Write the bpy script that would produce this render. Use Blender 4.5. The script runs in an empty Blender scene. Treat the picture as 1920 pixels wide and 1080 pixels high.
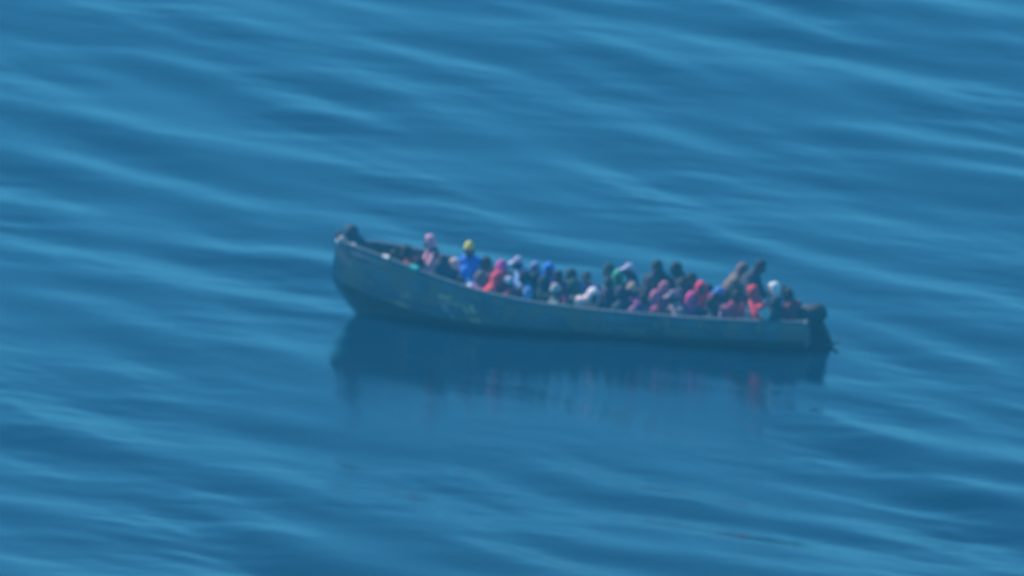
import bpy, bmesh, math, random
import numpy as np
from mathutils import Vector, Matrix

random.seed(7)
rng = np.random.RandomState(41)
R = math.radians
scene = bpy.context.scene
C = scene.collection

# ------------------------------------------------------------------ camera, sky, sun, exposure
DIST, ELEV = 200.0, R(14.0)
cam_data = bpy.data.cameras.new('camera')
cam_data.sensor_width = 36.0
cam_data.lens = 337.5
cam_data.clip_start = 1.0
cam_data.clip_end = 9000.0
cam_data.dof.use_dof = True                 # the long lens is focused a little short of the boat
cam_data.dof.focus_distance = 120.0
cam_data.dof.aperture_fstop = 1.9
cam = bpy.data.objects.new('camera', cam_data)
C.objects.link(cam)
cam.location = (0, -DIST * math.cos(ELEV), DIST * math.sin(ELEV))
cam.rotation_euler = (R(90) - ELEV, 0, 0)
scene.camera = cam

SUN_EL, SUN_ROT = R(46), R(-55)
world = bpy.data.worlds.new('World')
scene.world = world
world.use_nodes = True
wn = world.node_tree
sky = wn.nodes.new('ShaderNodeTexSky')
sky.sky_type = 'NISHITA'
sky.sun_disc = False
sky.sun_elevation = SUN_EL
sky.sun_rotation = SUN_ROT
sky.altitude = 0
sky.air_density = 0.7
sky.dust_density = 0.0
sky.ozone_density = 10.0
tint = wn.nodes.new('ShaderNodeMix')          # the blue-green cast of the whole picture, even over the sky
tint.data_type = 'RGBA'
tint.blend_type = 'MULTIPLY'
tint.inputs[0].default_value = 1.0
tint.inputs[7].default_value = (0.66, 1.32, 1.07, 1)
wn.links.new(sky.outputs[0], tint.inputs[6])
wn.links.new(tint.outputs[2], wn.nodes['Background'].inputs[0])
wn.nodes['Background'].inputs[1].default_value = 0.15

sun_data = bpy.data.lights.new('sun', 'SUN')
sun_data.energy = 5.0
sun_data.angle = R(0.53)
sun_data.color = (1.0, 0.95, 0.88)
sun = bpy.data.objects.new('sun', sun_data)
C.objects.link(sun)
sd = Vector((math.sin(SUN_ROT) * math.cos(SUN_EL), math.cos(SUN_ROT) * math.cos(SUN_EL), math.sin(SUN_EL)))
sun.rotation_euler = sd.to_track_quat('Z', 'Y').to_euler()

scene.view_settings.view_transform = 'Standard'
scene.view_settings.look = 'None'
scene.view_settings.gamma = 1.0
scene.view_settings.use_curve_mapping = False
scene.view_settings.exposure = 0.20
try:
    scene.cycles.use_denoising = True
    scene.cycles.max_bounces = 8
    scene.cycles.volume_bounces = 1
except Exception:
    pass

# ------------------------------------------------------------------ helpers
def mat(name, col, rough=0.7, vary=0.18, scale=6.0, bump=0.0, bump_scale=30.0, col2=None, patch=None):
    """Procedural material: base colour broken up by noise, optional second colour in patches, optional relief."""
    m = bpy.data.materials.new(name)
    m.use_nodes = True
    t = m.node_tree
    b = t.nodes['Principled BSDF']
    b.inputs['Roughness'].default_value = rough
    tc = t.nodes.new('ShaderNodeTexCoord')
    n = t.nodes.new('ShaderNodeTexNoise')
    n.inputs['Scale'].default_value = scale
    n.inputs['Detail'].default_value = 5
    t.links.new(tc.outputs['Object'], n.inputs['Vector'])
    r = t.nodes.new('ShaderNodeValToRGB')
    lo = [c * (1 - vary) for c in col]
    hi = [min(1, c * (1 + vary)) for c in col]
    r.color_ramp.elements[0].position = .3
    r.color_ramp.elements[1].position = .7
    r.color_ramp.elements[0].color = (*lo, 1)
    r.color_ramp.elements[1].color = (*hi, 1)
    t.links.new(n.outputs['Fac'], r.inputs['Fac'])
    out = r.outputs['Color']
    if col2 is not None:
        n2 = t.nodes.new('ShaderNodeTexNoise')
        n2.inputs['Scale'].default_value = patch or 9.0
        n2.inputs['Detail'].default_value = 2
        t.links.new(tc.outputs['Object'], n2.inputs['Vector'])
        r2 = t.nodes.new('ShaderNodeValToRGB')
        r2.color_ramp.elements[0].position = .50
        r2.color_ramp.elements[1].position = .56
        t.links.new(n2.outputs['Fac'], r2.inputs['Fac'])
        mx = t.nodes.new('ShaderNodeMix')
        mx.data_type = 'RGBA'
        t.links.new(r2.outputs['Color'], mx.inputs[0])
        t.links.new(out, mx.inputs[6])
        mx.inputs[7].default_value = (*col2, 1)
        out = mx.outputs[2]
    t.links.new(out, b.inputs['Base Color'])
    if bump:
        n3 = t.nodes.new('ShaderNodeTexNoise')
        n3.inputs['Scale'].default_value = bump_scale
        n3.inputs['Detail'].default_value = 6
        t.links.new(tc.outputs['Object'], n3.inputs['Vector'])
        bp = t.nodes.new('ShaderNodeBump')
        bp.inputs['Strength'].default_value = bump
        bp.inputs['Distance'].default_value = 0.02
        t.links.new(n3.outputs['Fac'], bp.inputs['Height'])
        t.links.new(bp.outputs['Normal'], b.inputs['Normal'])
    return m

def link(name, me, parent=None, mats=()):
    o = bpy.data.objects.new(name, me)
    C.objects.link(o)
    if parent is not None:
        o.parent = parent
    for m in mats:
        me.materials.append(m)
    return o

def mesh(name, V, F, smooth=True):
    me = bpy.data.meshes.new(name)
    me.from_pydata([tuple(map(float, v)) for v in V], [], F)
    me.update()
    if smooth:
        me.polygons.foreach_set('use_smooth', [True] * len(me.polygons))
    return me

def from_bm(name, bm, parent, m, smooth=False, bevel=0.0, segs=2):
    if bevel:
        bmesh.ops.bevel(bm, geom=bm.edges[:], offset=bevel, segments=segs, affect='EDGES', profile=.5)
    bmesh.ops.recalc_face_normals(bm, faces=bm.faces)
    me = bpy.data.meshes.new(name)
    bm.to_mesh(me)
    bm.free()
    if smooth:
        me.polygons.foreach_set('use_smooth', [True] * len(me.polygons))
    return link(name, me, parent, (m,))

def bm_box(bm, c, s, rot=None):
    M = Matrix.Translation(Vector(c)) @ (rot.to_4x4() if rot is not None else Matrix.Identity(4)) @ Matrix.Diagonal((*s, 1))
    bmesh.ops.create_cube(bm, size=1.0, matrix=M)

def empty(name, loc, rz=0.0):
    o = bpy.data.objects.new(name, None)
    C.objects.link(o)
    o.empty_display_size = .2
    o.location = loc
    o.rotation_euler = (0, 0, rz)
    return o

def tag(o, label, cat, group=None):
    o['label'] = label
    o['category'] = cat
    if group:
        o['group'] = group

# ------------------------------------------------------------------ water: one wind-rippled sheet, dense where the boat lies
def axis(lo, hi, step, far):
    a = list(np.arange(lo, hi + step * .5, step))
    s, x = step, a[-1]
    up = []
    while x < far:
        s *= 1.22
        x += s
        up.append(x)
    s, x = step, a[0]
    dn = []
    while x > -far:
        s *= 1.22
        x -= s
        dn.append(x)
    return np.array(dn[::-1] + a + up)

xs = axis(-14.0, 14.0, 0.085, 1900.0)
ys = axis(-34.0, 40.0, 0.105, 1900.0)
GX, GY = np.meshgrid(xs, ys)

def wave_set(n, lmin, lmax, dir_deg, spread, slope):
    """n sinusoids of wavelength lmin..lmax travelling near dir_deg; together they have the given r.m.s. slope."""
    lam = np.exp(rng.uniform(math.log(lmin), math.log(lmax), n))
    th = np.radians(dir_deg + rng.normal(0, spread, n))
    k = 2 * math.pi / lam
    ph = rng.uniform(0, 2 * math.pi, n)
    amp = (slope * math.sqrt(2.0 / n)) / k
    Z = np.zeros_like(GX)
    for i in range(n):
        Z += amp[i] * np.sin(k[i] * (math.cos(th[i]) * GX + math.sin(th[i]) * GY) + ph[i])
    return Z

WAVES = dict(swell=0.026, mid=0.060, chop=0.024)
near = np.exp(-(np.clip(np.abs(GX) - 14, 0, None) / 12) ** 2) * np.exp(-(np.clip(np.abs(GY - 3) - 37, 0, None) / 14) ** 2)
patchy = .72 + .55 * np.sin(GX * .62 + 1.3 + 1.1 * np.sin(GY * .23)) * np.sin(GY * .34 + GX * .21 + .4 + .9 * np.sin(GX * .4)) + .2 * np.sin(GX * 1.3 + GY * .5)
grow = 1.0 + .25 / (1 + np.exp((GY + 9) / 4.0))   # steeper waves put in to brighten the near water
lee = 1 - .60 * np.exp(-(((GX - .6) / 6.2) ** 2 + ((GY + 9.0 + .25 * (GX - .6)) / 6.5) ** 2) ** 1.5)   # smooth water under the boat's lee
LONG_K = 2 * math.pi / 80.0
brightening_swell = .023 / LONG_K * (1 - np.cos(LONG_K * np.clip(np.abs(GY + 5.0) - 7.0, 0, 40)))   # long swell added to brighten the near water; the boat lies in its trough
swell = wave_set(26, 5.0, 13.0, 46, 14, WAVES['swell'])
midw = wave_set(80, 1.6, 4.4, 43, 17, WAVES['mid'])
chop = wave_set(90, 0.45, 1.2, 50, 26, WAVES['chop'])
GZ = near * brightening_swell + near * grow * lee * (swell + midw * (.40 + .60 * patchy) + chop * patchy)
ny, nx = GX.shape
wm = bpy.data.meshes.new('water')
wm.vertices.add(nx * ny)
wm.vertices.foreach_set('co', np.stack([GX, GY, GZ], -1).astype(np.float32).ravel())
idx = np.arange(nx * ny).reshape(ny, nx)
quads = np.stack([idx[:-1, :-1], idx[:-1, 1:], idx[1:, 1:], idx[1:, :-1]], -1).reshape(-1, 4)
nq = len(quads)
wm.loops.add(nq * 4)
wm.loops.foreach_set('vertex_index', quads.astype(np.int32).ravel())
wm.polygons.add(nq)
wm.polygons.foreach_set('loop_start', np.arange(0, nq * 4, 4, dtype=np.int32))
wm.polygons.foreach_set('loop_total', np.full(nq, 4, dtype=np.int32))
wm.polygons.foreach_set('use_smooth', np.ones(nq, dtype=bool))
wm.update(calc_edges=True)
wmat = bpy.data.materials.new('sea_water')
wmat.use_nodes = True
t = wmat.node_tree
b = t.nodes['Principled BSDF']
b.inputs['Base Color'].default_value = (0.001, 0.018, 0.045, 1)
b.inputs['Roughness'].default_value = 0.06
b.inputs['IOR'].default_value = 1.333
tc = t.nodes.new('ShaderNodeTexCoord')
mp = t.nodes.new('ShaderNodeMapping')
mp.inputs['Rotation'].default_value = (0, 0, R(36))
mp.inputs['Scale'].default_value = (1.0, 2.6, 1.0)
n = t.nodes.new('ShaderNodeTexNoise')
n.inputs['Scale'].default_value = 3.2
n.inputs['Detail'].default_value = 5
n.inputs['Roughness'].default_value = .55
t.links.new(tc.outputs['Object'], mp.inputs['Vector'])
t.links.new(mp.outputs['Vector'], n.inputs['Vector'])
bp = t.nodes.new('ShaderNodeBump')
bp.inputs['Strength'].default_value = 0.30
bp.inputs['Distance'].default_value = 0.020
t.links.new(n.outputs['Fac'], bp.inputs['Height'])
t.links.new(bp.outputs['Normal'], b.inputs['Normal'])
water = link('water', wm, None, (wmat,))
water['kind'] = 'structure'
water['label'] = 'open blue sea with long low wind ripples'

# ------------------------------------------------------------------ haze: one closed box of thin blue sea air
bm = bmesh.new()
bm_box(bm, (0, 0, 24.0), (5200, 5200, 57.0))
hm = bpy.data.materials.new('sea_haze')
hm.use_nodes = True
t = hm.node_tree
for nd in list(t.nodes):
    if nd.type == 'BSDF_PRINCIPLED':
        t.nodes.remove(nd)
pv = t.nodes.new('ShaderNodeVolumePrincipled')
pv.inputs['Color'].default_value = (0.085, 0.55, 0.90, 1)
pv.inputs['Density'].default_value = 0.00104
pv.inputs['Anisotropy'].default_value = 0.0
t.links.new(pv.outputs['Volume'], t.nodes['Material Output'].inputs['Volume'])
haze = from_bm('haze', bm, None, hm)
haze['kind'] = 'stuff'

# ------------------------------------------------------------------ boat
BOAT_LOC, BOAT_RZ = (6.06, -4.69, 0.0), R(164.8)     # stern on the waterline; local +x to the bow, +y to the side seen
boat = empty('boat', BOAT_LOC, BOAT_RZ)
tag(boat, 'long open blue-grey wooden boat with high curved bow, packed with people', 'boat')
BM_ = Matrix.Translation(BOAT_LOC) @ Matrix.Rotation(BOAT_RZ, 4, 'Z')

LWL = 9.67
def interp(x, pts):
    xp = [p[0] for p in pts]
    fp = [p[1] for p in pts]
    v = 0.0
    for d, w in ((-.25, .15), (-.12, .2), (0, .3), (.12, .2), (.25, .15)):   # rounds the corners of the polyline
        v += w * np.interp(np.clip(x + d, xp[0], xp[-1]), xp, fp)
    return float(v)
STEM = [(-.40, -.55), (-.2, -.28), (0, -.10), (.28, .12), (.50, .30), (.62, .36), (.72, .385), (.85, .39), (1.0, .38), (1.2, .345), (1.55, .27)]
HB = [(-.3, .585), (0, .60), (1.17, .80), (2.3, .90), (3.45, .95), (5.75, .95), (6.78, .92), (7.5, .85), (8.22, .75), (8.86, .60), (9.6, .36), (10.2, .04), (10.5, .0)]
SH = [(-.3, .57), (0, .57), (1.17, .575), (2.4, .585), (3.45, .61), (4.6, .64), (5.75, .71), (6.78, .85), (7.5, 1.0), (8.22, 1.17), (8.86, 1.31), (9.6, 1.44), (10.3, 1.50)]
CZ = [(-.3, .16), (0, .16), (4, .12), (7, .11), (8.5, .18), (9.3, .40), (10.1, .66)]
CB = [(-.3, .84), (0, .84), (4, .80), (7, .74), (8.5, .62), (9.4, .50), (10.3, .30)]

def stem_x(z):
    return LWL + float(np.interp(z, [p[0] for p in STEM], [p[1] for p in STEM]))

def half_beam(s):
    return max(.02, interp(s, HB))

def sheer(s):
    return interp(s, SH)

def section(s, inset=0.0):
    """Points of one half section (keel to gunwale) at station s (0 stern .. 10.2 bow): list of (x, y, z)."""
    f = s / 10.2
    bg, zg = half_beam(s), sheer(s)
    zc = interp(s, CZ)
    bc = bg * interp(s, CB)
    zk = -.34 + max(0, s - 8.8) * .18
    pts = []
    for q in (0, .25, .5, .75, 1):
        y = bc * q
        z = zk + (zc - zk) * (q ** 1.25)
        pts.append((y, z))
    for q in (.08, .2, .35, .5, .65, .8, .92, 1):
        y = bc + (bg - bc) * (q ** .8) + .03 * math.sin(q * math.pi) * min(1, bg / .5)
        z = zc + (zg - zc) * q
        pts.append((y, z))
    out = []
    for y, z in pts:
        y2, z2 = max(0.0, y - inset), z + (inset * 1.2 if z < zc + .02 else 0)
        if y == 0:
            y2 = 0
        out.append((f * stem_x(min(z2, zg)) - (.0), y2, min(z2, zg)))
    return out

hull_paint = mat('faded_blue_paint', (.155, .205, .245), .65, .32, 1.6, .3, 22, col2=(.27, .23, .19), patch=2.4)
hull_dark = mat('dark_bottom', (.065, .065, .058), .7, .30, 2.5, .3, 20)  # darker colour below the chine
wood = mat('weathered_wood', (.22, .20, .18), .8, .3, 9, .4, 40)
wood_in = mat('dark_inner_wood', (.07, .065, .06), .85, .3, 7, .4, 35)  # dark wood inside the hull
yellow_paint = mat('faded_yellow_paint', (.88, .58, .32), .75, .30, 9, .2, 40, col2=(.24, .22, .19), patch=8.0)
pink_paint = mat('faded_pink_paint', (.62, .42, .44), .7, .30, 14, .2, 40, col2=(.14, .18, .22), patch=8.0)
pale_rail = mat('worn_rail_paint', (.10, .15, .19), .7, .25, 8, .3, 40)

stations = np.concatenate([np.linspace(0, 8, 41), np.linspace(8.15, 10.2, 22)])
secs_out = [section(s) for s in stations]
secs_in = [section(min(s, 10.02), .045) for s in stations]
npt = len(secs_out[0])
V, F = [], []
def ring(sec_o, sec_i):
    # port gunwale -> keel -> starboard outside, then back inside
    o = [(x, y, z) for x, y, z in sec_o[::-1]] + [(x, -y, z) for x, y, z in sec_o[1:]]
    i = [(x, -y, z) for x, y, z in sec_i[::-1]] + [(x, y, z) for x, y, z in sec_i[1:]]
    return o + i
NR = None
for so, si in zip(secs_out, secs_in):
    r_ = ring(so, si)
    NR = len(r_)
    V += r_
for k in range(len(stations) - 1):
    for j in range(NR):
        j2 = (j + 1) % NR
        F.append((k * NR + j, k * NR + j2, (k + 1) * NR + j2, (k + 1) * NR + j))
no = 2 * npt - 1
last = (len(stations) - 1) * NR
F.append(tuple(range(last, last + NR)))
F.append(tuple(range(NR))[::-1])
hm_ = mesh('hull', V, F)
hull = link('hull', hm_, boat, (hull_paint, hull_dark, wood_in))
for p in hm_.polygons:
    if len(p.vertices) > 4:
        p.use_smooth = False
        continue
    js = [v % NR for v in p.vertices]
    if max(js) >= no or (0 in js and NR - 1 in js):
        p.material_index = 2
    else:
        half = [min(j, no - 1 - j) for j in js]
        p.material_index = 1 if min(half) >= 8 - 0 else 0
hm_.set_sharp_from_angle(angle=R(28))

# transom planks closing the stern
tb = bmesh.new()
sec = section(0.0)
outl = [(y, z) for _, y, z in sec] + [(-y, z) for _, y, z in sec[:0:-1]]
f0 = [tb.verts.new((-.035, y, z)) for y, z in outl]
f1 = [tb.verts.new((.03, y * .985, z)) for y, z in outl]
tb.faces.new(f0)
tb.faces.new(f1[::-1])
for i in range(len(outl)):
    j = (i + 1) % len(outl)
    tb.faces.new((f0[i], f1[i], f1[j], f0[j]))
transom = from_bm('transom', tb, boat, hull_paint)

# gunwale rails, rubbing strakes: swept strips along the sheer
def strip(name, fn, w, h, m, s0=0.0, s1=10.1, n=70):
    VV, FF = [], []
    for k, s in enumerate(np.linspace(s0, s1, n)):
        x, y, z, ox = fn(s)
        for a, c in ((-1, -1), (1, -1), (1, 1), (-1, 1)):
            VV.append((x, y + a * w / 2, z + c * h / 2))
        if k:
            b0, b1 = (k - 1) * 4, k * 4
            for q in range(4):
                q2 = (q + 1) % 4
                FF.append((b0 + q, b0 + q2, b1 + q2, b1 + q))
    FF.append((0, 1, 2, 3)[::-1])
    e = (n - 1) * 4
    FF.append((e, e + 1, e + 2, e + 3))
    me = mesh(name, VV, FF, False)
    bmm = bmesh.new(); bmm.from_mesh(me)
    bmesh.ops.recalc_face_normals(bmm, faces=bmm.faces)
    bmm.to_mesh(me); bmm.free()
    return link(name, me, boat, (m,))

def at_sheer(side, dz=0.0, out=0.0):
    def fn(s):
        zg = sheer(s)
        x = s / 10.2 * stem_x(zg + dz)
        return x, side * (half_beam(s) + out), zg + dz, 0
    return fn
for side in (1, -1):
    strip('gunwale', at_sheer(side, .022, -.015), .085, .05, pale_rail)
    strip('rubbing_strake', at_sheer(side, -.13, .012), .035, .045, hull_paint, 0.02, 10.0)

# stem post: curved timber up the bow
VV, FF = [], []
zs = np.linspace(-.3, 1.56, 34)
for k, z in enumerate(zs):
    x = stem_x(z)
    for dx, dy in ((-.10, -.045), (.045, -.03), (.045, .03), (-.10, .045)):
        VV.append((x + dx, dy, z))
    if k:
        b0, b1 = (k - 1) * 4, k * 4
        for q in range(4):
            q2 = (q + 1) % 4
            FF.append((b0 + q, b0 + q2, b1 + q2, b1 + q))
FF.append((3, 2, 1, 0)); e = (len(zs) - 1) * 4
FF.append((e, e + 1, e + 2, e + 3))
link('stem_post', mesh('stem_post', VV, FF, False), boat, (pale_rail,))

# ribs inside, thwarts, floor boards, fore deck boards
rib_s = np.arange(.6, 9.4, .55)
for s in rib_s:
    for side in (1, -1):
        sec = section(s, .045)
        VV, FF = [], []
        for k, (x, y, z) in enumerate(sec[3:-1]):
            for dx, dy in ((-.025, 0), (.025, 0), (.025, -.045), (-.025, -.045)):
                VV.append((x + dx, side * (y + dy), z))
            if k:
                b0, b1 = (k - 1) * 4, k * 4
                for q in range(4):
                    q2 = (q + 1) % 4
                    FF.append((b0 + q, b0 + q2, b1 + q2, b1 + q))
        FF.append((3, 2, 1, 0)); e = (len(sec[3:-1]) - 1) * 4
        FF.append((e, e + 1, e + 2, e + 3))
        link('rib', mesh('rib', VV, FF, False), boat, (wood_in,))
FLOOR_Z = -.05
def beam_at(s, z):
    sec = section(s, .045)
    return float(np.interp(z, [p[2] for p in sec], [p[1] for p in sec])) - .01
for s in np.arange(.75, 8.0, .8):
    w = beam_at(s, .32)
    bb = bmesh.new(); bm_box(bb, (s, 0, .32), (.24, 2 * w, .04))
    from_bm('thwart', bb, boat, wood, bevel=.006, segs=1)
for i, y in enumerate(np.arange(-.45, .46, .15)):
    bb = bmesh.new(); bm_box(bb, (4.1, y, FLOOR_Z - .012), (7.4, .135, .024))
    from_bm('floor_board', bb, boat, wood_in)
DECK_Z = .46
for s in np.arange(8.1, 9.5, .15):
    w = beam_at(s + .07, DECK_Z) - .01
    bb = bmesh.new(); bm_box(bb, (s, 0, DECK_Z - .015), (.14, 2 * w, .03))
    from_bm('deck_board', bb, boat, wood)

bb = bmesh.new()                                     # small raised seat in the very bow
f = [bb.verts.new(v) for v in ((9.35, .24, 1.00), (10.0, .10, 1.00), (10.0, -.10, 1.00), (9.35, -.24, 1.00))]
bb.faces.new(f)
bmesh.ops.solidify(bb, geom=bb.faces[:], thickness=.04)
from_bm('bow_seat', bb, boat, wood)

# painted marks on the near side: shapes laid a few mm proud of the planking
def side_point(s, q):
    """Point on the near topside: q 0 at the chine .. 1 at the sheer."""
    sec = section(s)[4:]
    zs_ = [p[2] for p in sec]
    z = zs_[0] + (zs_[-1] - zs_[0]) * q
    return (float(np.interp(z, zs_, [p[0] for p in sec])), float(np.interp(z, zs_, [p[1] for p in sec])) + .006, z)
def mark(strokes, m):
    bb = bmesh.new()
    for s0, q0, s1, q1 in strokes:
        g = []
        for a in np.linspace(0, 1, 6):
            row = []
            for c in np.linspace(0, 1, 4):
                row.append(bb.verts.new(side_point(s0 + (s1 - s0) * a, q0 + (q1 - q0) * c)))
            g.append(row)
        for a in range(5):
            for c in range(3):
                bb.faces.new((g[a][c], g[a + 1][c], g[a + 1][c + 1], g[a][c + 1]))
    o = from_bm('painted_mark', bb, boat, m)
    return o
mark([(7.76, .46, 7.42, .66), (7.44, .42, 7.02, .60), (7.30, .22, 7.02, .425), (7.34, .03, 7.08, .20)], yellow_paint)
mark([(7.80, .16, 7.60, .44), (7.76, .04, 7.54, .14)], pink_paint)
mark([(9.02, .03, 8.62, .13), (8.66, .30, 8.46, .46)], yellow_paint)

# ------------------------------------------------------------------ outboard motor, tilted on the transom
motor_dark = mat('motor_black_paint', (.014, .016, .018), .75, .2, 8)
motor_tan = mat('motor_tan_highlight', (.20, .17, .12), .7, .2, 8)  # colour of the highlight painted on the cowl top
motor_grey = mat('motor_grey_casting', (.05, .055, .06), .45, .2, 8)
PIV = Vector((.02, .02, .28))
motor = empty('outboard_motor', BM_ @ PIV, BOAT_RZ)
tag(motor, 'black outboard motor tilted on the stern of the boat', 'outboard motor')
TILT = Matrix.Rotation(R(24), 4, 'Y')
def mpart(name, build, m, bevel=0.0, segs=2, smooth=False, parent=None, tilt=True):
    bb = bmesh.new()
    build(bb)
    if bevel:
        bmesh.ops.bevel(bb, geom=bb.edges[:], offset=bevel, segments=segs, affect='EDGES', profile=.5)
    if tilt:
        bmesh.ops.transform(bb, matrix=TILT, verts=bb.verts)
    return from_bm(name, bb, parent or motor, m, smooth)
def cowl_shape(bb):
    rings = [(-.02, .28, .16, -.04), (.03, .35, .20, -.06), (.14, .38, .21, -.07), (.26, .37, .20, -.07), (.34, .31, .17, -.05), (.385, .18, .10, -.01)]
    prev = None
    for z, a, c, ox in rings:
        vs = []
        for k in range(20):
            th = 2 * math.pi * k / 20
            cx, cy = math.cos(th), math.sin(th)
            e = .62
            vs.append(bb.verts.new((ox - .06 + a * abs(cx) ** e * (1 if cx > 0 else -1), c * abs(cy) ** e * (1 if cy > 0 else -1), z + .10)))
        if prev:
            for k in range(20):
                k2 = (k + 1) % 20
                bb.faces.new((prev[k], prev[k2], vs[k2], vs[k]))
        else:
            bb.faces.new(vs[::-1])
        prev = vs
    bb.faces.new(prev)
cowl = mpart('cowl', cowl_shape, motor_dark, smooth=True)
mpart('cowl_highlight', lambda bb: bm_box(bb, (-.08, 0, .492), (.20, .12, .022)), motor_tan, bevel=.008, parent=motor)  # tan block that paints in the highlight on top of the cowl
mpart('midsection', lambda bb: (bm_box(bb, (-.16, 0, -.18), (.40, .18, .62))), motor_dark, bevel=.035)
mpart('cavitation_plate', lambda bb: bm_box(bb, (-.24, 0, -.42), (.56, .22, .03)), motor_grey, bevel=.006, segs=1)
def gearcase(bb):
    bmesh.ops.create_uvsphere(bb, u_segments=16, v_segments=10, radius=1, matrix=Matrix.Translation((-.14, 0, -.68)) @ Matrix.Diagonal((.26, .065, .065, 1)))
    bm_box(bb, (-.12, 0, -.58), (.18, .05, .18))
    bm_box(bb, (-.06, 0, -.78), (.16, .02, .14))
mpart('gearcase', gearcase, motor_grey)
prop = mpart('propeller', lambda bb: bmesh.ops.create_cone(bb, segments=14, radius1=.045, radius2=.03, depth=.14, cap_ends=True,
      matrix=Matrix.Translation((-.44, 0, -.68)) @ Matrix.Rotation(R(90), 4, 'Y')), motor_grey)
for k in range(3):
    A = Matrix.Translation((-.43, 0, -.68)) @ Matrix.Rotation(R(120 * k + 20), 4, 'X')
    def blade(bb, A=A):
        bmesh.ops.create_uvsphere(bb, u_segments=10, v_segments=8, radius=1, matrix=A @ Matrix.Translation((0, 0, .09)) @ Matrix.Rotation(R(32), 4, 'Z') @ Matrix.Diagonal((.012, .06, .075, 1)))
    mpart('blade', blade, motor_grey, smooth=True, parent=prop)
mpart('clamp_bracket', lambda bb: [bm_box(bb, (.06, sy, -.08), (.16, .03, .30)) for sy in (-.09, .09)], motor_grey, bevel=.008, segs=1, tilt=False)
mpart('tiller', lambda bb: bm_box(bb, (.42, .05, .16), (.55, .045, .05), Matrix.Rotation(R(10), 3, 'Y')), motor_dark, bevel=.012)

# ------------------------------------------------------------------ people
def capsule(V, F, p0, p1, r0, r1, seg=12, flat=None):
    """Closed tapered capsule from p0 to p1; flat = (axis, factor) squashes the cross-section along an axis."""
    p0, p1 = Vector(p0), Vector(p1)
    d = p1 - p0
    L = max(d.length, 1e-5)
    d = d / L
    ref = Vector((1, 0, 0)) if abs(d.x) < .8 else Vector((0, 1, 0))
    if flat is not None:
        ref = Vector(flat[0])
        ref = (ref - d * ref.dot(d)).normalized()
    u = (ref - d * ref.dot(d)).normalized()
    w = d.cross(u)
    fu = flat[1] if flat is not None else 1.0
    prof = []
    for a in (-80, -45, 0):
        prof.append((r0 * math.sin(R(a)), r0 * math.cos(R(a))))
    for q in (.33, .66):
        prof.append((L * q, r0 + (r1 - r0) * q))
    for a in (0, 45, 80):
        prof.append((L + r1 * math.sin(R(a)), r1 * math.cos(R(a))))
    b0 = len(V)
    for h, r in prof:
        for k in range(seg):
            th = 2 * math.pi * k / seg
            V.append(p0 + d * h + u * (r * fu * math.cos(th)) + w * (r * math.sin(th)))
    n = len(prof)
    for i in range(n - 1):
        for k in range(seg):
            k2 = (k + 1) % seg
            F.append((b0 + i * seg + k, b0 + i * seg + k2, b0 + (i + 1) * seg + k2, b0 + (i + 1) * seg + k))
    F.append(tuple(b0 + k for k in range(seg))[::-1])
    F.append(tuple(b0 + (n - 1) * seg + k for k in range(seg)))

def blob(V, F, c, rad, M=None, fn=None, nu=18, nv=12):
    """Closed ellipsoid; fn(unit direction) may scale the radius."""
    b0 = len(V)
    c = Vector(c)
    M = M or Matrix.Identity(3)
    V.append(c + M @ Vector((0, 0, -rad[2] * (fn(Vector((0, 0, -1))) if fn else 1))))
    for i in range(1, nv):
        ph = -math.pi / 2 + math.pi * i / nv
        for k in range(nu):
            th = 2 * math.pi * k / nu
            d = Vector((math.cos(ph) * math.cos(th), math.cos(ph) * math.sin(th), math.sin(ph)))
            s = fn(d) if fn else 1
            V.append(c + M @ Vector((d.x * rad[0] * s, d.y * rad[1] * s, d.z * rad[2] * s)))
    V.append(c + M @ Vector((0, 0, rad[2] * (fn(Vector((0, 0, 1))) if fn else 1))))
    top = len(V) - 1
    for k in range(nu):
        k2 = (k + 1) % nu
        F.append((b0, b0 + 1 + k2, b0 + 1 + k))
        F.append((top, top - nu + k, top - nu + k2))
    for i in range(nv - 2):
        for k in range(nu):
            k2 = (k + 1) % nu
            a = b0 + 1 + i * nu
            F.append((a + k, a + k2, a + nu + k2, a + nu + k))

def ik(a, c, l1, l2, pole):
    """Middle joint between a and c for bone lengths l1, l2, bent towards pole; also the reachable end."""
    a, c = Vector(a), Vector(c)
    d = c - a
    L = min(d.length, (l1 + l2) * .985)
    d = d.normalized()
    c = a + d * L
    x = (l1 * l1 - l2 * l2 + L * L) / (2 * L)
    h = math.sqrt(max(l1 * l1 - x * x, 0))
    p = Vector(pole) - d * Vector(pole).dot(d)
    return a + d * x + p.normalized() * h, c

def rx(a): return Matrix.Rotation(R(a), 3, 'X')
def rz3(a): return Matrix.Rotation(R(a), 3, 'Z')

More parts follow.
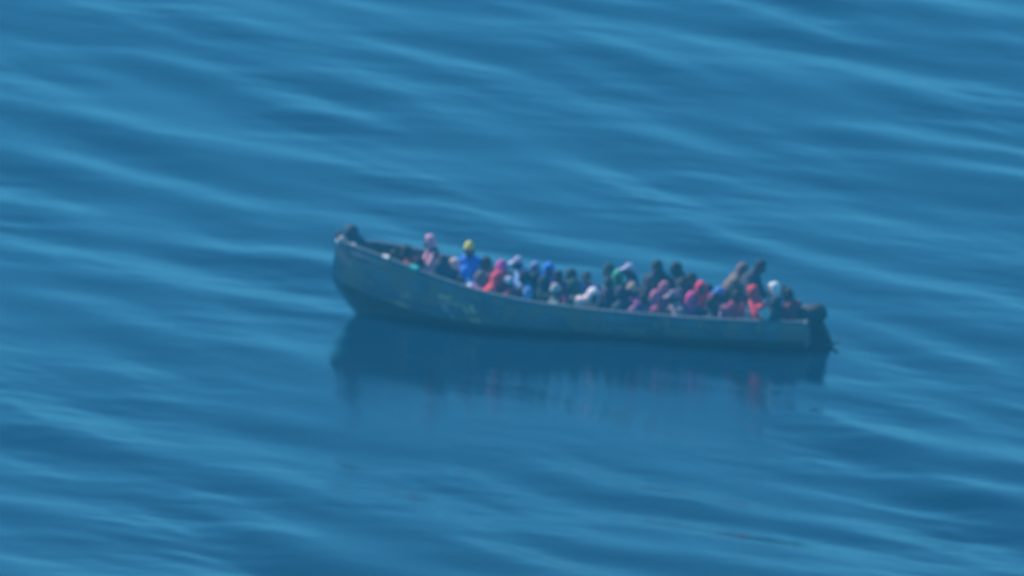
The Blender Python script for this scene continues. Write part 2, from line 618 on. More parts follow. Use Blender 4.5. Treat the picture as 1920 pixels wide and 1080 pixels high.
def skeleton(p):
    """Seated skeleton in the person's own frame: +y ahead, z 0 at the seat."""
    s = {}
    lean, side = p.get('lean', 8), p.get('side', 0)
    Rt = Matrix.Rotation(R(side), 3, 'Y') @ rx(-lean)
    Rt2 = Matrix.Rotation(R(side * 1.1), 3, 'Y') @ rx(-lean * 1.25)
    pel = Vector((0, 0, .10))
    wai = pel + Rt @ Vector((0, 0, .17))
    che = wai + Rt2 @ Vector((0, 0, .20))
    sho = che + Rt2 @ Vector((0, -.01, .13))
    nek = sho + Rt2 @ Vector((0, .01, .09))
    Rh = Matrix.Rotation(R(side * .5), 3, 'Y') @ rz3(p.get('turn', 0)) @ rx(-lean * .55 - p.get('nod', 4))
    hea = nek + Rh @ Vector((0, .025, .115))
    s.update(pel=pel, wai=wai, che=che, sho=sho, nek=nek, hea=hea, Rt=Rt2, Rh=Rh)
    seat_h = p['seat_h']
    for sg in (-1, 1):
        hip = pel + Vector((sg * .09, .01, -.01))
        spread = p.get('knees', .12)
        if p.get('stand'):
            ank = Vector((sg * .13, .10, -p['seat_h'] + .07))
        else:
            ank = Vector((sg * spread, .34 if seat_h > .3 else .42, -seat_h + .07))
        kn, ank = ik(hip, ank, .43, .41, (sg * (spread - .05), .75, .7))
        s['hip', sg], s['kne', sg], s['ank', sg] = hip, kn, ank
        s['toe', sg] = ank + Vector((sg * .03, .16, -.045))
        sh = sho + Rt2 @ Vector((sg * .175, 0, -.02))
        arm = p.get('arm', 'lap')
        if arm == 'lap':
            ha = Vector((sg * .07, .30, .20))
        elif arm == 'knee':
            ha = kn + Vector((0, .02, .07))
        elif arm == 'rail':
            ha = sh + Vector((sg * .14, .40, -.30))
        elif arm == 'down':
            ha = sh + Vector((sg * .22, .12, -.44))
        elif arm == 'fold':
            ha = che + Rt2 @ Vector((-sg * .10, .20, -.06))
        elif arm == 'bow':
            ha = hea + Rh @ Vector((sg * .07, .20, -.05))
        elif arm == 'chin':
            ha = (hea + Rh @ Vector((sg * .03, .12, -.13))) if sg > 0 else Vector((sg * .07, .28, .18))
        el, ha = ik(sh, ha, .28, .25, (sg * .8, -.35, -.7))
        s['sh', sg], s['elb', sg], s['wri', sg] = sh, el, ha
    return s

HEAD_R = (.077, .096, .118)
def body_mesh(s):
    V, F = [], []
    Rt, Rh = s['Rt'], s['Rh']
    side = tuple(Rt @ Vector((0, 1, 0)))
    capsule(V, F, s['pel'] + Vector((-.05, 0, 0)), s['pel'] + Vector((.05, 0, 0)), .115, .115)
    capsule(V, F, s['pel'], s['wai'], .145, .130, 16, (side, .72))
    capsule(V, F, s['wai'], s['che'], .130, .160, 16, (side, .68))
    capsule(V, F, s['che'], s['sho'], .160, .120, 16, (side, .68))
    capsule(V, F, s['sh', -1], s['sh', 1], .062, .062)
    capsule(V, F, s['sho'], s['nek'] + Rh @ Vector((0, .01, .03)), .060, .053)
    hc = s['hea']
    blob(V, F, hc, HEAD_R, Rh)
    blob(V, F, hc + Rh @ Vector((0, .035, -.065)), (.056, .058, .058), Rh)            # jaw
    capsule(V, F, hc + Rh @ Vector((0, .090, .012)), hc + Rh @ Vector((0, .112, -.028)), .011, .017, 8)   # nose
    capsule(V, F, hc + Rh @ Vector((-.045, .080, .028)), hc + Rh @ Vector((.045, .080, .028)), .015, .015, 8)  # brow
    capsule(V, F, hc + Rh @ Vector((-.020, .090, -.062)), hc + Rh @ Vector((.020, .090, -.062)), .011, .011, 8)  # mouth
    for sg in (-1, 1):
        blob(V, F, hc + Rh @ Vector((sg * .078, -.005, -.008)), (.014, .022, .034), Rh, None, 8, 6)   # ear
        capsule(V, F, s['hip', sg], s['kne', sg], .088, .060)
        capsule(V, F, s['kne', sg], s['ank', sg], .058, .040)
        capsule(V, F, s['ank', sg] + Vector((0, -.03, -.03)), s['toe', sg], .038, .030)
        capsule(V, F, s['sh', sg], s['elb', sg], .052, .041)
        capsule(V, F, s['elb', sg], s['wri', sg], .041, .029)
        d = (s['wri', sg] - s['elb', sg]).normalized()
        ac = d.cross(Vector((0, 0, 1)))
        ac = ac.normalized() if ac.length > .1 else Vector((1, 0, 0))
        nr = ac.cross(d)
        pm = s['wri', sg] + d * .055
        capsule(V, F, s['wri', sg], pm + d * .02, .030, .036, 10, (tuple(nr), .5))
        for k, (o, ln) in enumerate(((-.028, .065), (-.010, .078), (.010, .072), (.028, .055))):
            a = pm + d * .03 + ac * o
            bnd = a + d * ln * .55 - nr * .012
            capsule(V, F, a, bnd, .0095, .009, 8)
            capsule(V, F, bnd, bnd + d * ln * .35 - nr * .022, .009, .008, 8)
        capsule(V, F, s['wri', sg] + d * .03 - ac * sg * .03, s['wri', sg] + d * .075 - ac * sg * .058 - nr * .01, .011, .009, 8)
    return V, F

def jacket_mesh(s, loose=.022, skirt=False):
    V, F = [], []
    side = tuple(s['Rt'] @ Vector((0, 1, 0)))
    capsule(V, F, s['pel'] + Vector((0, 0, -.01)), s['wai'], .150 + loose, .145 + loose, 18, (side, .80))
    capsule(V, F, s['wai'], s['che'], .142 + loose, .165 + loose, 18, (side, .76))
    capsule(V, F, s['che'], s['sho'], .165 + loose, .120 + loose, 18, (side, .74))
    capsule(V, F, s['sh', -1], s['sh', 1], .064 + loose, .064 + loose)
    capsule(V, F, s['sho'], s['sho'] + (s['nek'] - s['sho']) * .75, .072 + loose * .7, .064 + loose * .5)
    for sg in (-1, 1):
        capsule(V, F, s['sh', sg], s['elb', sg], .056 + loose, .048 + loose)
        capsule(V, F, s['elb', sg], s['elb', sg] + (s['wri', sg] - s['elb', sg]) * .93, .046 + loose, .036 + loose * .8)
    return V, F

def trouser_mesh(s, loose=.018):
    V, F = [], []
    capsule(V, F, s['pel'] + Vector((-.05, 0, 0)), s['pel'] + Vector((.05, 0, 0)), .118 + loose, .118 + loose)
    for sg in (-1, 1):
        capsule(V, F, s['hip', sg], s['kne', sg], .092 + loose, .066 + loose)
        capsule(V, F, s['kne', sg], s['kne', sg] + (s['ank', sg] - s['kne', sg]) * .92, .064 + loose, .050 + loose)
    return V, F

def hat_mesh(s, kind):
    """Hair or headwear as one closed shape fitted on the skull; it dives inside the skull where the face is left open."""
    V, F = [], []
    Rh, hc = s['Rh'], s['hea']
    if kind == 'hair':
        def fn(d):
            face = (d.y > .25 and d.z < .42) or d.z < -.45
            return .86 if face else 1.075
        blob(V, F, hc, HEAD_R, Rh, fn, 28, 20)
    elif kind == 'big_hair':
        def fn(d):
            face = (d.y > .30 and d.z < .40) or d.z < -.5
            return .84 if face else 1.22
        blob(V, F, hc, HEAD_R, Rh, fn, 28, 20)
    elif kind == 'beanie':
        def fn(d):
            face = d.z < (.22 if d.y > 0 else -.15)
            return .86 if face else 1.13 + (.05 if d.z < .42 and d.y > 0 else 0) + .10 * max(0, d.z) ** 3
        blob(V, F, hc, HEAD_R, Rh, fn, 28, 20)
    elif kind == 'cap':
        def fn(d):
            return .86 if d.z < (.28 if d.y > 0 else 0) else 1.10
        blob(V, F, hc, HEAD_R, Rh, fn, 28, 20)
        blob(V, F, hc + Rh @ Vector((0, .115, .040)), (.070, .085, .012), Rh @ rx(-8), None, 18, 8)
    elif kind in ('hood', 'scarf'):
        big = 1.20 if kind == 'hood' else 1.13
        def fn(d):
            face = d.y > .48 and -.62 < d.z < .55 and abs(d.x) < .62
            return .84 if face else big + (.07 if d.y < -.3 else 0) + .16 * abs(d.x) ** 3
        blob(V, F, hc, HEAD_R, Rh, fn, 30, 22)
        low = s['sho'] + s['Rt'] @ Vector((0, .0, .0))
        capsule(V, F, hc + Rh @ Vector((0, -.03, -.07)), low, .080, .118 if kind == 'scarf' else .105, 18)
    return V, F

TS = np.linspace(0, 10.2, 103)
TZ = np.linspace(-.4, 1.6, 81)
tab = np.zeros((103, 81))
for i_, s in enumerate(TS):
    sec = section(min(s, 10.1), .055)
    tab[i_] = np.interp(TZ, [p[2] for p in sec], [p[1] for p in sec])
tab_sheer = np.array([sheer(s) for s in TS])
def inner_beam(x, z):
    sx = np.array(x) / np.interp(z, [p[0] for p in STEM], [LWL + p[1] for p in STEM]) * 10.2
    a = np.clip(sx / 10.2 * 102, 0, 101.999)
    c = np.clip((z + .4) / 2.0 * 80, 0, 79.999)
    i0, j0 = a.astype(int), c.astype(int)
    fa, fc = a - i0, c - j0
    return np.maximum(.01, tab[i0, j0] * (1 - fa) * (1 - fc) + tab[i0 + 1, j0] * fa * (1 - fc) + tab[i0, j0 + 1] * (1 - fa) * fc + tab[i0 + 1, j0 + 1] * fa * fc)
def sheer_at(x):
    return np.interp(np.array(x), TS, tab_sheer)
def keep_inside(sk, base, ang, k):
    """Draw knees, feet, elbows and hands in where they would pass through the planking."""
    M = rz3(ang - 90)
    Mi = M.inverted()
    for j_, mar in (('kne', .10), ('ank', .085), ('toe', .06), ('elb', .085), ('wri', .075), ('hip', .13), ('sh', .10)):
        for sg in (-1, 1):
            w = base + M @ (sk[j_, sg] * k)
            if w.z < float(sheer_at(w.x)) + .06:
                for _ in range(2):
                    lim = max(.04, float(inner_beam(np.array([w.x]), np.array([max(w.z, -.02)]))[0]) - mar)
                    w.y = max(-lim, min(lim, w.y))
                sk[j_, sg] = (Mi @ (w - base)) / k

cloth_cache = {}
def cloth(col, col2=None):
    key = (col, col2)
    if key not in cloth_cache:
        cloth_cache[key] = mat('cloth', col, .85, .22, 7, .5, 26, col2, 7)
    return cloth_cache[key]
skins = [mat('skin', c, .5, .12, 12) for c in ((.055, .030, .020), (.085, .045, .028), (.040, .022, .016))]
eye_white = mat('eye', (.45, .42, .40), .3, .05)
lip = mat('lips', (.12, .05, .045), .45, .1)
hair_m = mat('hair', (.010, .009, .009), .75, .3, 40, .6, 90)
HATNAME = {'hair': 'hair', 'big_hair': 'hair', 'beanie': 'knit_cap', 'cap': 'cap', 'hood': 'hood', 'scarf': 'headscarf'}

FACING = {'bow': 0, 'near': 90, 'stern': 180, 'far': -90}
jobs = []
def job(name, VF, parent, mats, voxel):
    me = mesh(name, VF[0], VF[1])
    o = link(name, me, parent, mats)
    md = o.modifiers.new('m', 'REMESH')
    md.mode = 'VOXEL'
    md.voxel_size = voxel
    md.use_smooth_shade = True
    sm = o.modifiers.new('s', 'SMOOTH')
    sm.factor = .5
    sm.iterations = 2 if name == 'person' else 3
    return o

def person(spec):
    s_, y_, zh, face, extra, hat, hatcol, jcol, tcol, label = spec
    p = dict(extra)
    ang = face if isinstance(face, (int, float)) else FACING[face]
    ang += p.get('jit', 0)
    k = p.get('k', 1.0) * 1.19
    floor = DECK_Z if s_ > 8.05 else FLOOR_Z
    M = rz3(ang - 90)
    p['seat_h'] = .45
    sk = skeleton(p)
    for _ in range(2):                       # the head decides where the hips are; legs then reach the floor
        off = M @ (sk['hea'] * k)
        base = Vector((s_, y_, zh)) - off
        p['seat_h'] = max(.16, min(.52, (base.z - floor) / k)) if not p.get('stand') else max(.16, min(.84, (base.z - floor) / k))
        sk = skeleton(p)
    keep_inside(sk, base, ang, k)
    e = job('person', body_mesh(sk), None, (skins[rng.randint(3)], eye_white, lip), .0145)
    e.matrix_world = BM_ @ Matrix.Translation(base) @ Matrix.Rotation(R(ang - 90), 4, 'Z') @ Matrix.Scale(k, 4)
    tag(e, label, 'person', 'people crowded in the boat')
    jobs.append((e, sk, 'body', None))
    sleeve = p.get('sleeve')
    mats_ = (cloth(jcol, p.get('patch')),) + ((cloth(sleeve),) if sleeve else ())
    j = job('jacket', jacket_mesh(sk, p.get('loose', .032)), e, mats_, .0165)
    jobs.append((j, sk, 'jacket', sleeve))
    tr = job('trousers', trouser_mesh(sk), e, (cloth(tcol),), .0175)
    jobs.append((tr, sk, 'trousers', None))
    h = job(HATNAME[hat], hat_mesh(sk, hat), e, (hair_m if 'hair' in hat else cloth(hatcol),), .011)
    jobs.append((h, sk, 'hat', None))

# station, offset (+ near side), head height, facing, pose, headwear, its colour, jacket, trousers, label
PEOPLE = [
    (9.71, 0.0, 1.7, 'bow', {'lean': 28, 'arm': 'bow', 'sleeve': (0.85, 0.64, 0.62), 'k': 1.12}, 'hood', (0.05, 0.06, 0.08), (0.03, 0.035, 0.05), (0.035, 0.03, 0.075), 'lookout in a dark hooded top with pale pink sleeves at the bow tip'),
    (8.77, 0.1, 1.3, 'stern', {'lean': 8, 'arm': 'lap', 'jit': -10, 'k': 0.92, 'turn': -40, 'sleeve': (0.62, 0.58, 0.62)}, 'hair', None, (0.2, 0.025, 0.05), (0.035, 0.03, 0.075), 'foremost passenger behind the lookout, maroon top with pale sleeves'),
    (8.55, -0.1, 1.34, 'bow', {'lean': 6, 'arm': 'lap', 'jit': -8}, 'big_hair', None, (0.2, 0.025, 0.05), (0.015, 0.016, 0.02), 'bushy black-haired person in maroon directly ahead of the pink headscarf at the bow'),
    (8.04, -0.05, 1.61, 'bow', {'lean': 4, 'arm': 'knee', 'sleeve': (0.8, 0.36, 0.48), 'jit': 25}, 'scarf', (0.8, 0.36, 0.48), (0.035, 0.03, 0.075), (0.035, 0.03, 0.075), 'person in a pink headscarf with pink sleeves, tallest at the bow'),
    (7.67, 0.35, 1.32, 'far', {'lean': 6, 'arm': 'lap', 'jit': 30}, 'hair', None, (0.035, 0.03, 0.075), (0.035, 0.03, 0.075), 'dark-haired person in navy seated just behind the pink headscarf'),
    (7.56, -0.2, 1.11, 'bow', {'lean': 8, 'arm': 'lap', 'jit': 35}, 'scarf', (0.75, 0.55, 0.58), (0.14, 0.075, 0.055), (0.035, 0.03, 0.075), 'person in a whitish pink headscarf ahead of the yellow cap'),
    (7.31, -0.45, 1.39, 'near', {'lean': 2, 'arm': 'lap', 'sleeve': (0.22, 0.42, 0.8), 'jit': 10, 'k': 1.15}, 'beanie', (0.72, 0.62, 0.1), (0.03, 0.2, 0.8), (0.035, 0.03, 0.075), 'person in a tall yellow knit cap and blue top'),
    (7.19, 0.3, 1.09, 35, {'lean': 16, 'arm': 'knee', 'patch': (0.85, 0.88, 0.95), 'jit': -6.0, 'k': 0.95, 'turn': -35}, 'hood', (0.03, 0.2, 0.8), (0.03, 0.2, 0.8), (0.03, 0.2, 0.8), 'hunched person in blue with white patches below the yellow cap'),
    (6.92, -0.35, 1.16, 'bow', {'lean': 6, 'arm': 'lap'}, 'hair', None, (0.14, 0.075, 0.055), (0.035, 0.03, 0.075), 'dark-haired person in a brown jacket right behind the yellow cap'),
    (6.81, 0.47, 1.04, -160, {'lean': 5, 'arm': 'lap', 'jit': 7.5, 'knees': 0.07}, 'hood', (0.16, 0.12, 0.14), (0.34, 0.13, 0.27), (0.035, 0.03, 0.075), 'grey-hooded person against the rail ahead of the big red jacket'),
    (6.51, -0.05, 1.17, 'stern', {'lean': 10, 'arm': 'lap', 'jit': 30}, 'scarf', (0.6, 0.06, 0.35), (0.2, 0.04, 0.19), (0.2, 0.04, 0.19), 'person in a magenta headscarf and purple dress behind the red jacket'),
    (6.46, 0.42, 1.06, 'stern', {'lean': 32, 'arm': 'lap', 'jit': 20, 'loose': 0.04}, 'hood', (0.86, 0.05, 0.09), (0.86, 0.05, 0.09), (0.035, 0.03, 0.075), 'person bent forward in a big red hooded jacket at the rail'),
    (6.25, -0.4, 1.19, 'bow', {'lean': 8, 'arm': 'lap', 'jit': 30}, 'cap', (0.55, 0.48, 0.68), (0.22, 0.42, 0.8), (0.035, 0.03, 0.075), 'person in a pale lavender cap and bright blue shirt'),
    (5.91, -0.45, 1.08, 'near', {'lean': 4, 'arm': 'fold'}, 'scarf', (0.22, 0.26, 0.55), (0.03, 0.2, 0.8), (0.035, 0.03, 0.075), 'person in a violet-blue headscarf and blue jacket by the far rail'),
    (5.66, -0.62, 1.03, 'near', {'lean': 4, 'arm': 'lap', 'jit': 15}, 'hood', (0.03, 0.2, 0.8), (0.03, 0.2, 0.8), (0.015, 0.016, 0.02), 'person in a bright blue hood against the far rail amidships'),
    (5.74, 0.22, 1.05, 'far', {'lean': 4, 'arm': 'lap', 'loose': 0.05}, 'hair', None, (0.012, 0.03, 0.035), (0.015, 0.016, 0.02), 'broad dark-haired person in black seen from behind, below the violet-blue headscarf'),
    (6.21, 0.47, 0.98, -20, {'lean': 5, 'arm': 'lap', 'jit': -4.5, 'sleeve': (0.55, 0.48, 0.68), 'knees': 0.07}, 'cap', (0.42, 0.46, 0.62), (0.2, 0.025, 0.05), (0.035, 0.03, 0.075), 'person in a lavender-grey cap and maroon top at the near rail'),
    (5.35, -0.18, 1.01, 'near', {'lean': 6, 'arm': 'lap', 'jit': -25}, 'hair', None, (0.2, 0.04, 0.19), (0.035, 0.03, 0.075), 'dark-haired person in purple beside the bright blue hood'),
    (5.1, -0.3, 1.03, 'bow', {'lean': 6, 'arm': 'lap', 'jit': 20, 'sleeve': (0.22, 0.42, 0.8)}, 'hair', None, (0.2, 0.025, 0.05), (0.035, 0.03, 0.075), 'bare-headed person in maroon with light blue sleeves amidships'),
    (5.23, 0.47, 0.87, -160, {'lean': 5, 'arm': 'lap', 'jit': 12.0, 'patch': (0.38, 0.33, 0.28), 'knees': 0.07}, 'beanie', (0.42, 0.48, 0.48), (0.2, 0.24, 0.25), (0.035, 0.03, 0.075), 'person in a grey knit cap and mottled grey jacket at the near rail'),
    (4.92, 0.28, 0.95, 'bow', {'lean': 10, 'arm': 'knee'}, 'hood', (0.02, 0.06, 0.05), (0.02, 0.06, 0.05), (0.015, 0.016, 0.02), 'dark green hooded person between the grey knit cap and the pale pink hunched back'),
    (4.75, -0.2, 1.02, 'near', {'lean': 5, 'arm': 'lap', 'jit': 25}, 'hair', None, (0.03, 0.1, 0.35), (0.035, 0.03, 0.075), 'black-haired person in dark blue above the pale pink hunched back'),
    (4.43, 0.5, 0.85, 'near', {'lean': 44, 'arm': 'lap', 'jit': 35, 'loose': 0.06, 'k': 1.12, 'sleeve': (0.86, 0.05, 0.09), 'knees': 0.07}, 'scarf', (0.95, 0.72, 0.72), (0.92, 0.62, 0.62), (0.86, 0.05, 0.09), 'person hunched in headscarf and red-sleeved jacket, sunlight painted pale pink, at the near rail'),  # pale pink puts strong sun on a red jacket into the cloth colour
    (4.36, -0.52, 1.12, 'bow', {'lean': 4, 'arm': 'lap', 'jit': 15, 'sleeve': (0.55, 0.48, 0.68)}, 'beanie', (0.02, 0.06, 0.05), (0.36, 0.3, 0.5), (0.035, 0.03, 0.075), 'person in a dark green knit cap and lavender jacket on the far side'),
    (4.2, 0.12, 1.02, 'far', {'lean': 8, 'arm': 'lap'}, 'hair', None, (0.035, 0.03, 0.075), (0.035, 0.03, 0.075), 'dark-haired person in navy just below the dark green knit cap'),
    (4.1, -0.25, 1.08, 'near', {'lean': 14, 'arm': 'fold', 'jit': 20, 'k': 0.92, 'sleeve': (0.6, 0.7, 0.68)}, 'hood', (0.05, 0.42, 0.25), (0.05, 0.42, 0.25), (0.035, 0.03, 0.075), 'small person in a bright green hood with pale sleeves'),
    (3.87, -0.3, 1.22, 'bow', {'lean': 2, 'arm': 'lap', 'jit': 15}, 'cap', (0.55, 0.48, 0.68), (0.035, 0.03, 0.075), (0.035, 0.03, 0.075), 'person in a lavender cap and navy top next to the bright green hood'),
    (3.86, 0.47, 0.91, -20, {'lean': 5, 'arm': 'lap', 'jit': -7.5, 'knees': 0.07}, 'hood', (0.035, 0.03, 0.075), (0.03, 0.05, 0.08), (0.035, 0.03, 0.075), 'navy hooded person at the near rail between pale pink and tan headwear'),
    (3.61, 0.45, 0.99, 35, {'lean': 8, 'arm': 'lap', 'jit': -6.0, 'turn': -35, 'knees': 0.07}, 'beanie', (0.5, 0.32, 0.25), (0.2, 0.04, 0.19), (0.035, 0.03, 0.075), 'person in a tan knit cap and dark purple jacket'),
    (3.35, 0.56, 0.86, 145, {'lean': 14, 'arm': 'chin', 'jit': 6.0, 'k': 0.92, 'turn': 35, 'knees': 0.07}, 'hair', None, (0.34, 0.13, 0.27), (0.035, 0.03, 0.075), 'small dark-haired person in mauve right behind the tan knit cap'),
    (3.37, -0.62, 1.22, 'near', {'lean': 6, 'arm': 'lap', 'jit': -15, 'loose': 0.05, 'k': 1.08}, 'big_hair', None, (0.03, 0.035, 0.05), (0.015, 0.016, 0.02), 'tall bushy-haired person in a dark coat at the far rail'),
    (2.95, -0.58, 1.24, 'bow', {'lean': 8, 'arm': 'lap', 'jit': 25, 'loose': 0.045, 'k': 1.06}, 'hair', None, (0.025, 0.03, 0.06), (0.015, 0.016, 0.02), 'tall short-haired person in navy beside the tall bushy-haired one'),
    (2.99, 0.22, 1.02, 145, {'lean': 8, 'arm': 'lap', 'jit': -4.5, 'turn': 35}, 'scarf', (0.42, 0.14, 0.22), (0.34, 0.13, 0.27), (0.035, 0.03, 0.075), 'person in a dusky rose headscarf below the two tall figures'),
    (3.11, 0.47, 0.9, -160, {'lean': 5, 'arm': 'lap', 'jit': 7.5, 'k': 0.94, 'knees': 0.07}, 'scarf', (0.58, 0.16, 0.3), (0.4, 0.08, 0.18), (0.035, 0.03, 0.075), 'small person in a pink headscarf at the near rail below the two tall figures'),
    (2.72, 0.56, 0.94, 'bow', {'lean': 10, 'arm': 'rail', 'jit': 30, 'knees': 0.07}, 'cap', (0.34, 0.24, 0.34), (0.3, 0.22, 0.27), (0.035, 0.03, 0.075), 'person in a mauve cap and grey jacket at the near rail'),
    (2.56, -0.3, 1.11, 'bow', {'lean': 12, 'arm': 'lap', 'jit': 25}, 'hair', None, (0.07, 0.05, 0.13), (0.035, 0.03, 0.075), 'dark-haired person in a dusky violet coat ahead of the crimson hood'),
    (2.28, 0.02, 1.01, 'near', {'lean': 8, 'arm': 'lap', 'jit': 25}, 'hood', (0.88, 0.03, 0.13), (0.88, 0.03, 0.13), (0.035, 0.03, 0.075), 'person in a crimson hooded jacket'),
    (2.35, 0.52, 0.92, 145, {'lean': 10, 'arm': 'lap', 'jit': -7.5, 'k': 0.94, 'turn': 35, 'knees': 0.07}, 'scarf', (0.88, 0.06, 0.3), (0.2, 0.03, 0.18), (0.2, 0.04, 0.19), 'small person in a hot pink headscarf at the near rail'),
    (1.89, 0.02, 0.93, 'bow', {'lean': 8, 'arm': 'lap', 'jit': 20, 'sleeve': (0.55, 0.48, 0.68)}, 'cap', (0.12, 0.28, 0.75), (0.035, 0.03, 0.075), (0.035, 0.03, 0.075), 'person in a bright blue cap between the crimson hood and the red hooded top'),
    (1.95, 0.47, 0.83, -160, {'lean': 5, 'arm': 'lap', 'jit': 6.0, 'knees': 0.07}, 'hair', None, (0.02, 0.05, 0.07), (0.035, 0.03, 0.075), 'dark-haired person in dark teal at the near rail behind the hot pink headscarf'),
    (1.5, -0.35, 1.36, 'stern', {'lean': 26, 'arm': 'knee', 'loose': 0.05, 'stand': 1, 'jit': 12}, 'hood', (0.22, 0.12, 0.12), (0.17, 0.12, 0.1), (0.14, 0.075, 0.055), 'person in a brown hooded coat leaning towards the stern'),
    (1.09, -0.2, 1.51, 'stern', {'lean': 30, 'arm': 'down', 'stand': 1}, 'hair', None, (0.03, 0.04, 0.07), (0.015, 0.016, 0.02), 'dark figure half risen and leaning towards the stern, tallest at that end'),
    (1.46, 0.3, 0.96, 145, {'lean': 6, 'arm': 'lap', 'jit': -3.0, 'turn': 35}, 'hair', None, (0.3, 0.045, 0.13), (0.035, 0.03, 0.075), 'dark-haired person in wine red right ahead of the red hooded top'),
    (1.06, 0.55, 1.13, 35, {'lean': 14, 'arm': 'down', 'sleeve': (0.7, 0.76, 0.76), 'jit': 1.5, 'loose': 0.035, 'turn': -35, 'knees': 0.07}, 'hood', (0.86, 0.05, 0.09), (0.86, 0.05, 0.09), (0.035, 0.03, 0.075), 'person bent towards the near rail in a red hooded top with pale sleeves'),
    (0.75, 0.02, 1.08, 'bow', {'lean': 4, 'arm': 'lap', 'jit': 30, 'k': 1.12}, 'scarf', (0.92, 0.94, 0.92), (0.55, 0.48, 0.68), (0.035, 0.03, 0.075), 'person in a gleaming white headscarf and lavender jacket'),
    (0.44, 0.05, 1.01, 'bow', {'lean': 8, 'arm': 'rail', 'jit': -20}, 'hair', None, (0.2, 0.025, 0.05), (0.015, 0.016, 0.02), 'dark-haired helmsman in maroon nearest the outboard motor'),
    (0.6, 0.4, 0.9, -160, {'lean': 5, 'arm': 'lap', 'jit': -4.5}, 'hood', (0.015, 0.04, 0.045), (0.015, 0.04, 0.045), (0.015, 0.016, 0.02), 'person in a black-green hood at the near rail by the stern'),
    (8.19, 0.22, 1.23, 'bow', {'lean': 10, 'arm': 'rail', 'jit': 30, 'sleeve': (0.1, 0.62, 0.55), 'k': 0.92}, 'hair', None, (0.34, 0.13, 0.27), (0.035, 0.03, 0.075), 'small person with turquoise sleeves in front of the pink headscarf'),
    (7.7, 0.45, 1.19, 35, {'lean': 12, 'arm': 'lap', 'jit': 7.5, 'turn': -35, 'knees': 0.07}, 'hood', (0.03, 0.05, 0.1), (0.03, 0.05, 0.1), (0.035, 0.03, 0.075), 'navy hooded person at the near rail below the pink headscarf'),
    (5.93, 0.3, 1.08, 'bow', {'lean': 8, 'arm': 'lap', 'jit': 15, 'sleeve': (0.22, 0.42, 0.8)}, 'hair', None, (0.04, 0.16, 0.45), (0.035, 0.03, 0.075), 'dark-haired person in blue below the pale lavender cap'),
    (5.5, 0.35, 1.0, 'far', {'lean': 8, 'arm': 'lap', 'jit': -20}, 'hood', (0.012, 0.03, 0.04), (0.012, 0.03, 0.04), (0.015, 0.016, 0.02), 'person in a black hood ahead of the grey knit cap'),
    (3.34, -0.05, 1.06, 'near', {'lean': 8, 'arm': 'lap', 'jit': 20, 'loose': 0.04}, 'hood', (0.02, 0.03, 0.06), (0.02, 0.03, 0.06), (0.015, 0.016, 0.02), 'navy hooded person in front of the tall bushy-haired one'),
    (2.66, 0.0, 1.09, 'far', {'lean': 6, 'arm': 'lap', 'loose': 0.04}, 'hair', None, (0.04, 0.035, 0.08), (0.015, 0.016, 0.02), 'dark-haired person with back turned between the rose headscarf and the crimson hood'),
    (2.2, -0.3, 0.9, 'bow', {'lean': 8, 'arm': 'lap', 'jit': 10, 'loose': 0.04}, 'hair', None, (0.2, 0.04, 0.19), (0.035, 0.03, 0.075), 'dark-haired person in dark purple right behind the crimson hood'),
    (0.66, -0.4, 0.95, 'near', {'lean': 6, 'arm': 'lap', 'jit': 10, 'loose': 0.04}, 'hair', None, (0.025, 0.04, 0.05), (0.015, 0.016, 0.02), 'dark-haired person on the far rail just behind the white headscarf'),
    (2.61, 0.47, 0.81, -20, {'lean': 5, 'arm': 'lap', 'k': 0.92, 'jit': 0.0, 'knees': 0.07}, 'hood', (0.05, 0.05, 0.07), (0.26, 0.06, 0.13), (0.035, 0.03, 0.075), 'small charcoal-hooded person between the mauve cap and the hot pink headscarf'),
]
for sp in PEOPLE:
    person(sp)

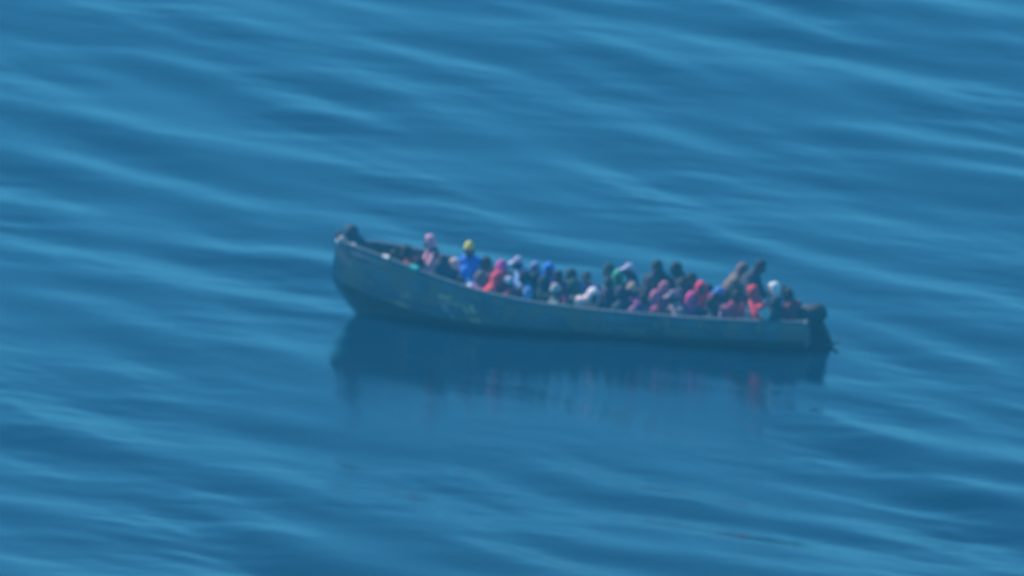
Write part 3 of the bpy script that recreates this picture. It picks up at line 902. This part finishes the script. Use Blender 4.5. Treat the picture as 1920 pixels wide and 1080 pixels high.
bpy.context.view_layer.update()
dg = bpy.context.evaluated_depsgraph_get()
done = [(o, sk, kind, sl, bpy.data.meshes.new_from_object(o.evaluated_get(dg))) for o, sk, kind, sl in jobs]
for o, sk, kind, sl, me in done:
    old = o.data
    o.modifiers.clear()
    o.data = me
    me.name = o.name
    bpy.data.meshes.remove(old)
    n = len(me.vertices)
    co = np.empty(n * 3, dtype=np.float32)
    me.vertices.foreach_get('co', co)
    co = co.reshape(-1, 3)
    if kind in ('jacket', 'trousers'):      # folds in the cloth
        no_ = np.empty(n * 3, dtype=np.float32)
        me.vertex_normals.foreach_get('vector', no_)
        no_ = no_.reshape(-1, 3)
        f = np.zeros(n, dtype=np.float32)
        for q in range(5):
            kv = rng.normal(0, 1, 3)
            kv = kv / np.linalg.norm(kv) * rng.uniform(28, 75)
            f += np.sin(co @ kv + rng.uniform(0, 6.3)) * .0022
        co = co + no_ * f[:, None]
        me.vertices.foreach_set('co', co.ravel())
    W = BM_.inverted() @ (o.matrix_world if kind == 'body' else o.parent.matrix_world)
    A = np.array(W)
    loc = co @ A[:3, :3].T + A[:3, 3]        # boat frame: keep bodies inside the planking
    lim = inner_beam(loc[:, 0], loc[:, 2])
    bad = (loc[:, 2] < sheer_at(loc[:, 0]) + .03) & (np.abs(loc[:, 1]) > lim)
    if bad.any():
        loc[bad, 1] = np.sign(loc[bad, 1]) * lim[bad]
        B = np.linalg.inv(A)
        co = loc @ B[:3, :3].T + B[:3, 3]
        me.vertices.foreach_set('co', co.astype(np.float32).ravel())
    npol = len(me.polygons)
    cen = np.empty(npol * 3, dtype=np.float32)
    me.polygons.foreach_get('center', cen)
    cen = cen.reshape(-1, 3)
    mi = np.zeros(npol, dtype=np.int32)
    if kind == 'body':
        for sg in (-1, 1):
            c = np.array(sk['hea'] + sk['Rh'] @ Vector((sg * .032, .090, .006)))
            mi[np.linalg.norm(cen - c, axis=1) < .011] = 1
        c = np.array(sk['hea'] + sk['Rh'] @ Vector((0, .100, -.062)))
        mi[np.linalg.norm((cen - c) * np.array([.6, 1, 1.4]), axis=1) < .016] = 2
    elif kind == 'jacket' and sl:
        for sg in (-1, 1):
            for a, b_ in ((('sh', sg), ('elb', sg)), (('elb', sg), ('wri', sg))):
                A, B = np.array(sk[a]), np.array(sk[b_])
                AB = B - A
                tt = np.clip(((cen - A) @ AB) / (AB @ AB), .12 if a[0] == 'sh' else 0, 1)
                mi[np.linalg.norm(cen - (A + tt[:, None] * AB), axis=1) < .098] = 1
    me.polygons.foreach_set('material_index', mi)
    me.update()

# ------------------------------------------------------------------ two cloths laid over the near rail towards the bow
def rag(s, col, label, size, seed):
    r_ = random.Random(seed)
    nx_, ny_ = 9, 9
    top = []
    for a in range(nx_):
        for c in range(ny_):
            u, v = a / (nx_ - 1) - .5, c / (ny_ - 1) - .5
            ss = s + u * size
            over = v * size * 1.5
            y = half_beam(ss) + (over if abs(over) < .06 else math.copysign(.06 + .15 * (abs(over) - .06), over))
            z = sheer(ss) + .075 - (0 if abs(over) < .06 else (abs(over) - .06) * .85) + r_.uniform(-.012, .012) + .006 * math.sin(u * 17)
            top.append((ss / 10.2 * stem_x(sheer(ss)), y + r_.uniform(0, .008), z))
    FF = [(a * ny_ + c, (a + 1) * ny_ + c, (a + 1) * ny_ + c + 1, a * ny_ + c + 1) for a in range(nx_ - 1) for c in range(ny_ - 1)]
    bb = bmesh.new()
    vs = [bb.verts.new(v) for v in top]
    for f in FF:
        bb.faces.new([vs[i] for i in f])
    bmesh.ops.recalc_face_normals(bb, faces=bb.faces)
    bmesh.ops.solidify(bb, geom=bb.faces[:], thickness=.012)
    o = from_bm('cloth', bb, None, cloth(col), smooth=True)
    c = Vector(top[len(top) // 2])
    o.data.transform(Matrix.Translation(-c))
    o.location = BM_ @ c
    o.rotation_euler = (0, 0, BOAT_RZ)
    tag(o, label, 'cloth')
rag(8.30, (.05, .55, .50), 'small turquoise cloth draped over the near rail below the pink headscarf', .18, 3)
rag(8.99, (.85, .84, .88), 'small white cloth draped over the near rail ahead of the first passengers', .15, 5)
